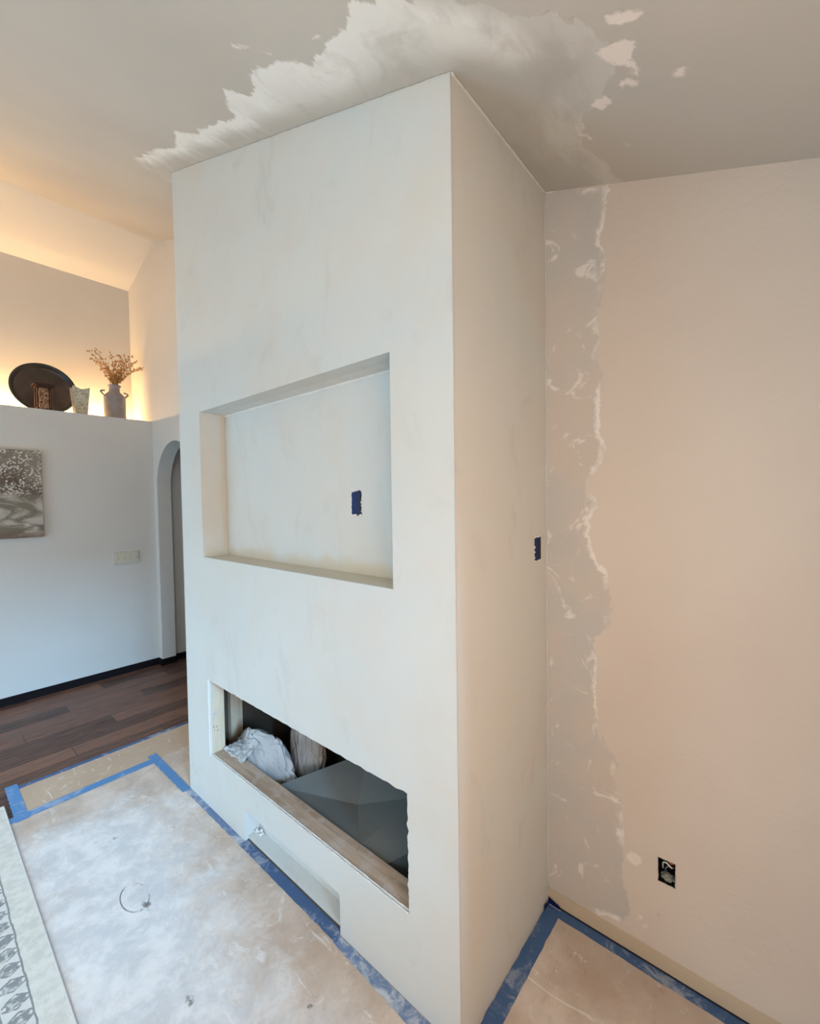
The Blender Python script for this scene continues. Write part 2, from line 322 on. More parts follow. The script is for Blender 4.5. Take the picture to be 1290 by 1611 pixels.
# right wall (plane y = D, x > 0)
WP = [(.24,2.75),(.225,2.64),(.20,2.57),(.225,2.5),(.215,2.4),(.20,2.34),(.20,2.25),(.195,2.16),(.225,2.08),(.20,1.97),(.205,1.88),(.235,1.83),(.205,1.76),(.165,1.68),(.20,1.62),(.165,1.56),(.175,1.46),(.225,1.37),(.245,1.27),(.23,1.17),(.18,1.12),(.20,1.0),(.195,.88),(.205,.78),(.235,.73),(.275,.69),(.265,.6),(.28,.48),(.285,.4),(.28,.27),(.31,.16),(.27,.085),(.1,.055),(-.1,.05),(-.1,2.9)]
wb = [[(.292,.36),(.30,.335),(.325,.33),(.345,.345),(.34,.37),(.315,.378)], [(.33,.15),(.36,.12),(.365,.13),(.34,.165)], [(.31,.13),(.34,.095),(.345,.105),(.315,.14)], [(.29,.20),(.32,.15),(.325,.16),(.30,.21)]]
smu = [[(.392,.205),(.408,.195),(.412,.18),(.398,.185)], [(.41,.412),(.42,.41),(.418,.405)], [(.404,2.262),(.410,2.262),(.407,2.257)], [(.335,.088),(.345,.085),(.34,.082)]]
OX0, OX1, OZ0, OZ1 = .394, .446, .318, .402
zs = lines(0, 3.0, 0, 2.85, 0.022, extra=(OZ0, OZ1))
grid('wall_right', lines(0, XR, 0, 0.62, 0.018, extra=(OX0, OX1)), zs, lambda u, v: (u, D, min(v, H0-SL*u)), M['rightwall'],
     {'mud': P(WP), 'bits': mn(*[P(q) for q in wb]), 'smudge': mn(*[P(q) for q in smu])}, hole=lambda u, v: (OX0 < u < OX1 and OZ0 < v < OZ1) or v-.022 > H0-SL*(u-.2) )
# far wall with arch (same plane, x < 0)
AX, AR, AZ = -3.612, 0.42, 1.806
bm = bmesh.new()
xs = sorted(set([XU, RX, 0.0, -1.9] + [AX + AR*math.cos(math.pi*k/32) for k in range(33)]))
def archz(x): return AZ + math.sqrt(max(0, AR*AR-(x-AX)**2)) if AX-AR-1e-6 <= x <= AX+AR+1e-6 else 0.0
for a, b in zip(xs[:-1], xs[1:]):
    mid = (a+b)/2; inside = AX-AR < mid < AX+AR
    za, zb = (archz(a), archz(b)) if inside else (0.0, 0.0)
    quad(bm, [(a, D, za), (b, D, zb), (b, D, ceil_z(b)), (a, D, ceil_z(a))])
    if inside: quad(bm, [(a, D, za), (b, D, zb), (b, D+.128, zb), (a, D+.128, za)])
for xx in (AX-AR, AX+AR): quad(bm, [(xx, D, 0), (xx, D+.128, 0), (xx, D+.128, AZ), (xx, D, AZ)])
struct(obj('wall_arched', bm, M['paint']))
# hall behind the arch
bm = bmesh.new()
hx0, hx1, hy0, hy1, hz = -4.085, -2.9, D+.13, 2.6, 2.45
quad(bm, [(hx0, hy0+.012, 0), (hx0, hy1, 0), (hx0, hy1, hz), (hx0, hy0+.012, hz)]); quad(bm, [(hx1, hy0, 0), (hx1, hy1, 0), (hx1, hy1, hz), (hx1, hy0, hz)])
quad(bm, [(hx0, hy1, 0), (hx1, hy1, 0), (hx1, hy1, hz), (hx0, hy1, hz)]); quad(bm, [(hx0, hy0, hz), (hx1, hy0, hz), (hx1, hy1, hz), (hx0, hy1, hz)])
struct(obj('wall_hallway', bm, M['paint']))
# left wall with display ledge, upper wall
bm = bmesh.new()
quad(bm, [(XL, YB, 0), (XL, D, 0), (XL, D, LH), (XL, YB, LH)]); quad(bm, [(XL, YB, LH), (XL, D, LH), (XU, D, LH), (XU, YB, LH)])
struct(obj('wall_left', bm, M['paint']))
bm = bmesh.new(); quad(bm, [(XU, YB, LH), (XU, D, LH), (XU, D, UH), (XU, YB, UH)]); struct(obj('wall_upper_left', bm, M['paint']))
# wall behind the camera with its glass door opening, exterior wall on the right
dx0, dx1, dz0, dz1 = DOOR
bm = bmesh.new()
for a, b in zip([XU, RX, dx0, dx1], [RX, dx0, dx1, XR]):
    if a == dx0:
        quad(bm, [(a, YB, 0), (b, YB, 0), (b, YB, dz0), (a, YB, dz0)]); quad(bm, [(a, YB, dz1), (b, YB, dz1), (b, YB, ceil_z(b)), (a, YB, ceil_z(a))])
    else: quad(bm, [(a, YB, 0), (b, YB, 0), (b, YB, ceil_z(b)), (a, YB, ceil_z(a))])
struct(obj('wall_rear', bm, M['paint']))
bm = bmesh.new()
for a, b, c, d in ((dx0, dx0+.06, dz0, dz1), (dx1-.06, dx1, dz0, dz1), ((dx0+dx1)/2-.04, (dx0+dx1)/2+.04, dz0, dz1), (dx0, dx1, dz0, dz0+.06), (dx0, dx1, dz1-.06, dz1)): box(bm, a, b, YB-.05, YB+.02, c, d)
struct(obj('door_1', bm, simple('white_door_frame', (0.7, 0.7, 0.7), 0.4)))
bm = bmesh.new(); wy0, wy1, wz0, wz1 = WIN; zt = ceil_z(XR)
for (a, b, c, d) in ((YB, wy0, 0, zt), (wy1, D, 0, zt), (wy0, wy1, 0, wz0), (wy0, wy1, wz1, zt)): quad(bm, [(XR, a, c), (XR, b, c), (XR, b, d), (XR, a, d)])
struct(obj('wall_side', bm, M['tanpaint']))
bm = bmesh.new()
for (a, b, c, d) in ((wy0, wy0+.05, wz0, wz1), (wy1-.05, wy1, wz0, wz1), (wy0, wy1, wz0, wz0+.05), (wy0, wy1, wz1-.05, wz1), (wy0, wy1, (wz0+wz1)/2-.02, (wz0+wz1)/2+.02)): box(bm, XR-.02, XR+.03, a, b, c, d)
struct(obj('window_1', bm, simple('white_window_frame', (0.7, 0.7, 0.7), 0.4)))
# baseboards
struct(boxobj('baseboard_left', (XL, XL+.012, YB, D, 0, .066), M['black'], bev=.002))
struct(boxobj('baseboard_arch', (XL+.012, AX-AR+.012, D-.012, D, 0, .066), M['black'], bev=.002))
struct(boxobj('baseboard_jamb', (AX-AR, AX-AR+.012, D, D+.128, 0, .066), M['black'], bev=.002))
struct(boxobj('baseboard_hall', (hx0, hx0+.012, hy0+.012, hy1, 0, .066), M['black'], bev=.002))

# ---------------------------------------------------------------- chimney chase
T = 0.0127
NX0, NX1, NZ0, NZ1, ND = -1.615, -0.2476, 1.3577, 2.1198, 0.1333
FX0, FX1, FZ0, FZ1 = -1.598, -0.2004, 0.2988, 0.7017
LX0, LX1, LZ1, LD = -1.2543, -0.5479, 0.1612, 0.078
chase = thing('fireplace_chase', 'tall plastered fireplace chase with a television alcove and long open firebox slot', 'fireplace', (-W/2, D/2, 0))
def noisy(a, b, n, amp, seed):
    out = []
    for i in range(n):
        t = i/n; p = Vector(a).lerp(Vector(b), t); q = amp*noise.noise(Vector((t*n*0.45+seed, seed, 0)))*2 if i else 0
        dirv = (Vector(b)-Vector(a)).normalized(); out.append(p + Vector((-dirv.z, 0, dirv.x))*q)
    return out
bm = bmesh.new(); eds = []
def loop(pts):
    vs = [bm.verts.new(p) for p in pts]
    for i in range(len(vs)): eds.append(bm.edges.new((vs[i], vs[(i+1) % len(vs)])))
outer = [(-W, 0, .003), (LX0, 0, .003), (LX0, 0, LZ1), (LX1, 0, LZ1), (LX1, 0, .003), (0, 0, .003), (0, 0, H0-.001), (-W, 0, H0+SL*W-.001)]
loop([Vector(p) for p in outer])
loop([Vector(p) for p in [(NX0, 0, NZ0), (NX1, 0, NZ0), (NX1, 0, NZ1), (NX0, 0, NZ1)]])
a, b, c, d = (FX0, 0, FZ0), (FX1, 0, FZ0), (FX1, 0, FZ1), (FX0, 0, FZ1)
fl = noisy(a, b, 70, .0016, 1) + noisy(b, c, 40, .0035, 5) + noisy(c, d, 90, .0022, 9) + noisy(d, a, 20, .0008, 13)
loop(fl)
r = bmesh.ops.triangle_fill(bm, use_beauty=True, edges=eds)
fs = [f for f in bm.faces]
# drop anything filled inside holes
kill = []
for f in fs:
    c0 = f.calc_center_median()
    if (NX0 < c0.x < NX1 and NZ0 < c0.z < NZ1) or (FX0+.005 < c0.x < FX1-.005 and FZ0+.005 < c0.z < FZ1-.005) or (LX0 < c0.x < LX1 and c0.z < LZ1-.001 and c0.z > 0): kill.append(f)
bmesh.ops.delete(bm, geom=kill, context='FACES_ONLY')
r = bmesh.ops.extrude_face_region(bm, geom=list(bm.faces))
for v in [g for g in r['geom'] if isinstance(g, bmesh.types.BMVert)]: v.co.y += T
front = obj('front_panel', bm, M['mud'], chase)
# cut paper edge along slot: mark reveal faces
front.data.materials.append(M['gypsum'])
for p in front.data.polygons:
    c0 = p.center
    if 0.0005 < c0.y < T-.0005 and FX0-.02 < c0.x < FX1+.02 and FZ0-.02 < c0.z < FZ1+.02: p.material_index = 1
bm = bmesh.new()
def slab_side(bm, x0, x1):
    y0, y1 = T+.0002, D
    v = [bm.verts.new(p) for p in [(x0, y0, .003), (x1, y0, .003), (x1, y1, .003), (x0, y1, .003), (x0, y0, H0-SL*x0-.001), (x1, y0, H0-SL*x1-.001), (x1, y1, H0-SL*x1-.001), (x0, y1, H0-SL*x0-.001)]]
    for q in ((0,1,2,3), (4,5,6,7), (0,1,5,4), (1,2,6,5), (2,3,7,6), (3,0,4,7)): bm.faces.new([v[i] for i in q])
slab_side(bm, -T, 0); sp = obj('side_panel', bm, M['mud'], chase)
bm = bmesh.new(); slab_side(bm, -W, -W+T); obj('side_panel', bm, M['mud'], chase)
# inner faces of the cavity
bm = bmesh.new(); quad(bm, [(-W+T+.001, T, 0.003), (-W+T+.001, D-.001, .003), (-W+T+.001, D-.001, 1.3), (-W+T+.001, T, 1.3)])
quad(bm, [(-T-.001, T, 0.003), (-T-.001, D-.001, .003), (-T-.001, D-.001, 1.3), (-T-.001, T, 1.3)])
quad(bm, [(-W+T, D-.002, .003), (-T, D-.002, .003), (-T, D-.002, 1.3), (-W+T, D-.002, 1.3)])
quad(bm, [(-W+T, T, 1.3), (-T, T, 1.3), (-T, D, 1.3), (-W+T, D, 1.3)])
quad(bm, [(-W+T, T+.001, .0035), (-T, T+.001, .0035), (-T, D, .0035), (-W+T, D, .0035)])
obj('cavity_lining', bm, M['cavity'], chase)
# alcove (open box)
bm = bmesh.new()
def tray_box(bm, x0, x1, z0, z1, y0, y1, floor=True):
    quad(bm, [(x0, y1, z0), (x1, y1, z0), (x1, y1, z1), (x0, y1, z1)]); quad(bm, [(x0, y0, z0), (x0, y1, z0), (x0, y1, z1), (x0, y0, z1)])
    quad(bm, [(x1, y0, z0), (x1, y1, z0), (x1, y1, z1), (x1, y0, z1)]); quad(bm, [(x0, y0, z1), (x1, y0, z1), (x1, y1, z1), (x0, y1, z1)])
    if floor: quad(bm, [(x0, y0, z0), (x1, y0, z0), (x1, y1, z0), (x0, y1, z0)])
tray_box(bm, NX0, NX1, NZ0, NZ1, T, ND); obj('television_alcove', bm, M['mud_niche'], chase)
# corner tape bead at back of the alcove's top, feathered edge
bm = bmesh.new(); n = 90; rows = []
for i in range(n+1):
    x = NX0 + (NX1-NX0)*i/n; e = .006*noise.noise(Vector((i*.6, 3, 0))) + .004*noise.noise(Vector((i*.15, 7, 0)))
    rows.append([bm.verts.new((x, .072+e*1.5, NZ1-.0006)), bm.verts.new((x, ND-.004, NZ1-.003)), bm.verts.new((x, ND-.0008, NZ1-.012+e))])
for i in range(n):
    for k in range(2): bm.faces.new((rows[i][k], rows[i+1][k], rows[i+1][k+1], rows[i][k+1]))
obj('corner_joint', bm, simple('lighter_dry_compound', lin(212, 210, 204), 0.8, 0.1, var=.03, sc=15), chase)
# lower vent niche
bm = bmesh.new(); tray_box(bm, LX0, LX1, .003, LZ1, T, LD, False); box(bm, LX0+.0003, LX1-.0003, .021, LD-.0003, .003, .0205)
obj('lower_niche', bm, M['mud'], chase)
bm = bmesh.new()
for i in range(14):
    r = random.uniform(.003, .008); p = Vector((LX0+.006+random.uniform(0, .05), LD-.012+random.uniform(-.03, .008), .022+random.uniform(0, .012)))
    bmesh.ops.create_icosphere(bm, subdivisions=2, radius=r, matrix=Matrix.Translation(p) @ Matrix.Diagonal((1.4, 1, .7, 1)))
for v in bm.verts: v.co += v.co.normalized()*0 + Vector((noise.noise(v.co*180), noise.noise(v.co*180+Vector((3,3,3))), 0))*.003
obj('compound_lump', bm, M['gypsum'], chase, smooth=True)
# framing seen through the slot
boxobj('stud', (FX0-.038, FX0-.0005, T+.001, .083, .29, 1.25), M['stud'], chase, bev=.002)
boxobj('stud', (-W+T+.003, -W+T+.041, .225, .30, .02, 1.25), M['stud'], chase, bev=.002)
boxobj('stud', (FX1+.006, FX1+.044, T+.001, .1, .02, 1.25), M['stud'], chase, bev=.002)
boxobj('sill_plate', (FX0-.038, FX1+.04, T+.0005, .102, FZ0-.040, FZ0-.001), M['sill'], chase, bev=.002)
boxobj('header', (FX0-.03, FX1+.04, T+.001, .05, FZ1+.005, FZ1+.09), M['stud'], chase, bev=.002)
# torn gypsum lip along the slot's lower edge and paper bead down its left side
bm = bmesh.new()
for k in range(2):
    pts = []; rr = []
    for i in range(121):
        t = i/120; x = FX0 + (FX1-FX0)*t
        pts.append((x, .004+k*.010+.002*noise.noise(Vector((t*40, k, 0))), FZ0+.0003+.0016*noise.noise(Vector((t*55, 5+k, 0))))); rr.append(.0016+.0022*abs(noise.noise(Vector((t*48, 9+k, 0)))))
    tube(bm, pts, rr, 6)
obj('torn_edge', bm, M['gypsum'], chase, smooth=True)
bm = bmesh.new(); tube(bm, [(FX0+.001, -.0005+.0005*math.sin(i), FZ0-.004+(FZ1-FZ0+.008)*i/24) for i in range(25)], [.003+.001*abs(noise.noise(Vector((i*.9, 2, 2)))) for i in range(25)], 6)
obj('corner_bead', bm, simple('white_corner_bead', lin(236, 238, 238), .5), chase, smooth=True)
# front corner bead & ceiling joint bead
bm = bmesh.new(); tube(bm, [(-.0005, -.0002, .004+(H0-.006)*i/60) for i in range(61)], [.0016+.0003*noise.noise(Vector((i*.7, 0, 0))) for i in range(61)], 6)
obj('outer_corner_bead', bm, simple('beige_corner_edge', lin(196, 182, 170), .7), chase, smooth=True)
bm = bmesh.new(); tube(bm, [(.001, D*i/70, H0-.004) for i in range(71)], [.0045+.002*noise.noise(Vector((i*.5, 1, 4))) for i in range(71)], 6)
tube(bm, [(-W*i/120, -.001, H0+SL*W*i/120-.003) for i in range(121)], [.002+.002*noise.noise(Vector((i*.5, 6, 4))) for i in range(121)], 6)
obj('ceiling_joint', bm, M['mud'], chase, smooth=True)
bm = bmesh.new(); tube(bm, [(.002, D-.002, .06+(H0-.06)*i/80) for i in range(81)], [.0022+.0012*noise.noise(Vector((i*.4, 1, 8))) for i in range(81)], 6)
obj('wall_joint', bm, M['mud'], chase, smooth=True)

# ---------------------------------------------------------------- things in the firebox
bm = bmesh.new()
z0 = .262
pts = {'a': (-1.15, .108, z0), 'b': (-1.02, .50, z0+.01), 'c': (-.93, .50, z0+.0), 'd': (-.776, .305, z0-.030), 'e': (-.98, .108, z0+.004), 'f': (-.56, .108, z0+.012), 'g': (-.43, .108, z0), 'h': (-.30, .50, z0-.005), 'i': (-.55, .50, z0+.004)}  # fold heights put a flat sheet's reflected tones into the shape
V = {k: bm.verts.new(p) for k, p in pts.items()}
for q in ('abcde', 'edf', 'dcif', 'fihg'):
    if q == 'abcde': bm.faces.new([V[k] for k in 'abcd']); bm.faces.new([V[k] for k in 'ade'])
    elif q == 'dcif': bm.faces.new([V[k] for k in 'dci']); bm.faces.new([V[k] for k in 'dif'])
    else: bm.faces.new([V[k] for k in q])
lo = {k: bm.verts.new((p[0], p[1], .005)) for k, p in pts.items() if k != 'd'}
ring = 'abcihgfe'
for i in range(len(ring)):
    k, k2 = ring[i], ring[(i+1) % len(ring)]; bm.faces.new((V[k], V[k2], lo[k2], lo[k]))
tag(obj('sheet_metal_box', bm, M['galv']), 'grey-green sheet metal panel with folds added for reflected tones lying inside the firebox slot', 'metal sheet')
def bag(name, c, r, seed, mat, rotz, label, sq=0.0):
    bm = bmesh.new(); bmesh.ops.create_icosphere(bm, subdivisions=6, radius=1); rnd = random.Random(int(seed*10))
    planes = [(Vector((rnd.uniform(-1, 1), -rnd.uniform(.1, 1), rnd.uniform(-.4, 1))).normalized(), rnd.uniform(.48, .66)) for _ in range(7)]
    for v in bm.verts:
        p = v.co.copy(); q = p + Vector((seed, seed*.7, 0))
        w1 = noise.noise(q*.9); fold = 0
        rq = Matrix.Rotation(.8, 3, 'Y') @ q
        for s_, a_, k_ in ((1.1, .17, 7), (1.9, .08, 8), (3.2, .035, 9)):
            n1 = noise.noise(Vector((rq.x*s_*1.5, rq.y*s_*1.3, rq.z*s_*.45)) + Vector((w1*1.2, w1, s_*3)))
            fold -= a_*math.exp(-abs(n1)*k_) - a_*.25
        p *= 1 + .20*w1 + fold + .012*noise.noise(q*9)
        for nn, dd in planes:
            k_ = p.dot(nn) - dd
            if k_ > 0: p -= nn*k_*.8
        r2 = Matrix.Rotation(1.3, 3, 'X') @ q
        ca = math.exp(-abs(noise.noise(Vector((rq.x*2.0, rq.y*1.8, rq.z*.6+3))))*16); cb = math.exp(-abs(noise.noise(Vector((r2.x*2.6, r2.y*.8, r2.z*2.2+9))))*18)
        p *= 1 - .11*ca - .08*cb + .05*noise.noise(rq*2.2)
        if p.z < -.7: p.z = -.7 - (p.z+.7)*.1
        v.co = Vector((p.x*r[0], p.y*r[1], p.z*r[2]))
    bmesh.ops.transform(bm, matrix=Matrix.Translation(c) @ Matrix.Rotation(rotz, 4, 'Z'), verts=bm.verts)
    return tag(obj(name, bm, mat, smooth=True), label, 'cloth')
first_cloth = bag('crumpled_drop_cloth', (-1.42, .175, .205), (.28, .115, .225), 3.3, M['bag'], .1, 'pale grey crumpled drop cloth at the left end of the firebox slot')
bag('crumpled_drop_cloth', (-1.335, .405, .235), (.18, .11, .25), 8.1, M['bag2'], -.3, 'smaller grey-taupe crumpled cloth heaped behind the first bundle beside the metal sheet')
# loose tail of the first cloth over the sill
bm = bmesh.new(); nu, nv = 40, 24; g = []
for j in range(nv+1):
    row = []
    for i in range(nu+1):
        u, v = i/nu, j/nv; y = .05+.13*v; x = -1.59+.20*u-.02*v
        z = FZ0+.004+.05*v**1.5*u+.008*abs(math.sin(u*9+v*4+2.5*noise.noise(Vector((u*3, v*3, 0)))))*(1-.3*v) + .01*noise.noise(Vector((u*6, v*6, 4)))
        edge = .5+.5*noise.noise(Vector((u*5, 0, 2))); row.append(bm.verts.new((x, y+.03*edge*(1-v), max(z, FZ0+.003))))
    g.append(row)
for j in range(nv):
    for i in range(nu): bm.faces.new((g[j][i], g[j][i+1], g[j+1][i+1], g[j+1][i]))
o = obj('loose_end', bm, M['bag'], first_cloth, smooth=True); sm = o.modifiers.new('s', 'SOLIDIFY'); sm.thickness = .003

# ---------------------------------------------------------------- floor tape
def tape(a, b, w0, w1, z, label, mat, side='c', seed=0, n=60):
    a, b = Vector((*a, 0)), Vector((*b, 0)); dv = (b-a).normalized(); nv = Vector((-dv.y, dv.x, 0)); bm = bmesh.new(); prev = None
    for i in range(n+1):
        t = i/n; p = a.lerp(b, t); w = w0+(w1-w0)*t; j0 = .003*noise.noise(Vector((t*18+seed, 0, seed))); j1 = .003*noise.noise(Vector((t*18+seed, 5, seed)))
        l, r_ = p+nv*(w/2+j0), p-nv*(w/2+j1); zz = z+.0006*abs(noise.noise(Vector((t*25, seed, 1))))
        cur = [bm.verts.new((l.x, l.y, zz)), bm.verts.new((r_.x, r_.y, zz)), bm.verts.new((r_.x, r_.y, z-.0004)), bm.verts.new((l.x, l.y, z-.0004))]
        if prev:
            for k in range(4): bm.faces.new((prev[k], cur[k], cur[(k+1) % 4], prev[(k+1) % 4]))
        else: bm.faces.new(cur)
        prev = cur
    bm.faces.new(prev); return tag(obj('masking_tape', bm, mat), label, 'tape')
tape((-2.655, -.66), (-2.655, .62), .035, .03, .001, 'thin blue tape strip where the floor paper meets the dark wood planks', M['tape_right'], seed=1)
tape((-2.71, -.667), (-2.29, -.672), .055, .055, .0018, 'short wide blue tape piece beside the brown plank corner at left', M['tape'], seed=2)
tape((-2.325, -.80), (-2.325, .0), .055, .06, .0026, 'long blue tape strip crossing the floor paper parallel to the wood edge', M['tape'], seed=3)
tape((-2.40, -.022), (-1.86, -.022), .05, .045, .0034, 'dusty blue tape from the floor corner to the chase left corner', M['tape'], seed=4)
tape((-1.87, -.014), (-1.24, -.010), .03, .036, .0010, 'white-dusted blue tape along the chase foot left of the low niche', M['tape_dusty'], seed=5)
tape((-1.26, -.006), (-.54, -.006), .044, .050, .0014, 'clean blue tape strip in front of the low niche', M['tape_right'], seed=6)
tape((-.55, -.018), (.02, -.028), .034, .055, .0010, 'scuffed blue tape along the chase foot right of the low niche', M['tape_dusty'], seed=7)
tape((.030, -.12), (.030, D-.01), .056, .056, .0010, 'blue tape on the floor along the chase side', M['tape_right'], seed=8)
tape((.055, D-.022), (1.2, D-.022), .040, .044, .0010, 'blue tape on the floor along the beige right wall', M['tape_right'], seed=9)
# dark strip stands in for the gap's shade at foot of right wall
struct(boxobj('gap_shade_strip', (.02, XR, D-.003, D+.001, 0, .006), simple('dark_gap_shadow_line', lin(40, 38, 44), .8)))
bm = bmesh.new(); 
for (x0, y0, x1, y1, z1, z2) in ((.002, D-.004, .05, D-.006, .012, .03), (.004, D-.05, .006, D-.005, .01, .03)):
    n = 8; pr = None
    for i in range(n+1):
        t = i/n; x = x0+(x1-x0)*t; y = y0+(y1-y0)*t; h = z2*(1-.5*t)+.004*noise.noise(Vector((t*7, x0*99, 0)))
        cur = (bm.verts.new((x, y, .002)), bm.verts.new((x+.003, y-.002, h)))
        if pr: bm.faces.new((pr[0], cur[0], cur[1], pr[1]))
        pr = cur
o = obj('folded_tape', bm, M['tape_navy']); o.modifiers.new('s', 'SOLIDIFY').thickness = .001
tag(o, 'small dark blue tape end folded up in the inside corner', 'tape')

# ---------------------------------------------------------------- electrical boxes
def ragged(bm, cx, cz, w, h, amp, seed, plane, off, n=44):
    vs = []
    for i in range(n):
        a = 2*math.pi*i/n; c, s = math.cos(a), math.sin(a); k = 1/max(abs(c), abs(s)); j = 1+amp*noise.noise(Vector((c*4+seed, s*4, seed)))
        x, z = cx+c*k*w/2*j, cz+s*k*h/2*j; vs.append(bm.verts.new((x, off, z) if plane == 'y' else (off, x, z)))
    bm.faces.new(vs); return vs
def taped_box(cx, cz, w, h, plane, off, sgn, label, amp, seed):
    loc = (cx, off, cz) if plane == 'y' else (off, cx, cz)
    t = thing('electrical_box', label, 'electrical box', loc)
    bm = bmesh.new(); vs = ragged(bm, cx, cz, w, h, amp, seed, plane, off+sgn*.0022); vs2 = ragged(bm, cx, cz, w, h, amp, seed, plane, off+sgn*.0003)
    for i in range(len(vs)): bm.faces.new((vs[i], vs[(i+1) % len(vs)], vs2[(i+1) % len(vs)], vs2[i]))
    obj('blue_tape_cover', bm, M['tape_navy'], t)
    bm = bmesh.new(); random.seed(seed)
    for i in range(30):
        a = random.uniform(0, 6.28); c, s = math.cos(a), math.sin(a); k = 1/max(abs(c), abs(s)); x = cx+c*k*w/2*1.05; z = cz+s*k*h/2*1.04
        q = (x, off+sgn*.002, z) if plane == 'y' else (off+sgn*.002, x, z)
        bmesh.ops.create_icosphere(bm, subdivisions=1, radius=random.uniform(.0012, .0035), matrix=Matrix.Translation(q) @ Matrix.Diagonal((1, 1, 1.5, 1)))
    obj('compound_rim', bm, M['gypsum'], t, smooth=True)
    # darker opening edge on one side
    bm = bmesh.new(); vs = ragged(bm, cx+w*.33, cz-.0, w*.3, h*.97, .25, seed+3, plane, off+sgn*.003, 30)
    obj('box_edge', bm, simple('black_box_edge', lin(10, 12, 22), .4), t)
    return t
taped_box(-.5595, 1.637, .054, .092, 'y', ND, -1, 'blue-taped outlet box on the back of the television alcove', .22, 3)
taped_box(.547, 1.453, .052, .088, 'x', 0.0, 1, 'blue-taped switch box high on the narrow side of the chase', .06, 6)
# open outlet box in the right wall
ot = thing('outlet_box', 'open black outlet hole with loose wires low on the right wall', 'outlet box', (.42, D, .36))
bm = bmesh.new(); x0, x1, z0_, z1_ = OX0, OX1, OZ0, OZ1
tray_box(bm, x0, x1, z0_, z1_, D+.0005, D+.06); obj('box', bm, simple('black_plastic_box', lin(16, 16, 18), .5), ot)
bm = bmesh.new(); vs_o = []; vs_i = []
n = 48
for i in range(n):
    a = 2*math.pi*i/n; c, s = math.cos(a), math.sin(a); k = 1/max(abs(c), abs(s))
    j = .0035*abs(noise.noise(Vector((c*3, s*3, 2))))
    vs_o.append(bm.verts.new((.42+c*k*(x1-x0+.003)/2, D-.0012, .36+s*k*(z1_-z0_+.003)/2))); vs_i.append(bm.verts.new((.42+c*(k*(x1-x0)/2-j*1.5), D-.0006, .36+s*(k*(z1_-z0_)/2-j*2))))
for i in range(n): bm.faces.new((vs_o[i], vs_o[(i+1) % n], vs_i[(i+1) % n], vs_i[i]))
obj('ragged_rim', bm, M['rightwall'] if False else simple('torn_wall_paper_rim', lin(190, 172, 155), .8), ot)
def wire(col, pts, r, nm):
    bm = bmesh.new(); P_ = [Vector(p) for p in pts]; out = []
    for i in range(len(P_)-1):
        p0, p1, p2, p3 = P_[max(i-1, 0)], P_[i], P_[i+1], P_[min(i+2, len(P_)-1)]
        for k in range(8):
            t = k/8; out.append(.5*((2*p1)+(p2-p0)*t+(2*p0-5*p1+4*p2-p3)*t*t+(3*p1-p0-3*p2+p3)*t**3))
    out.append(P_[-1]); tube(bm, out, r, 8); o = obj(nm, bm, simple(nm+'_insulation', col, .45), ot, smooth=True); return o
wire(lin(235, 232, 225), [(.402, D+.04, .34), (.406, D+.02, .375), (.418, D+.012, .384), (.432, D+.015, .373), (.436, D+.035, .362)], .0026, 'white_wire')
wire(lin(176, 96, 60), [(.41, D+.05, .395), (.42, D+.02, .394), (.432, D+.012, .388), (.44, D+.03, .38)], .0024, 'copper_wire')
wire(lin(120, 120, 124), [(.412, D+.05, .33), (.412, D+.022, .352), (.42, D+.02, .368), (.43, D+.03, .36)], .002, 'grey_wire')
bm = bmesh.new(); bmesh.ops.create_icosphere(bm, subdivisions=4, radius=1)
for v in bm.verts:
    p = v.co*(1+.35*noise.noise(v.co*2.5)); v.co = Vector((.42+p.x*.021, D+.026+p.y*.018, .326+p.z*.010))
obj('dust_clump', bm, simple('grey_green_dust', lin(150, 148, 134), .9, var=.15, sc=60), ot, smooth=True)

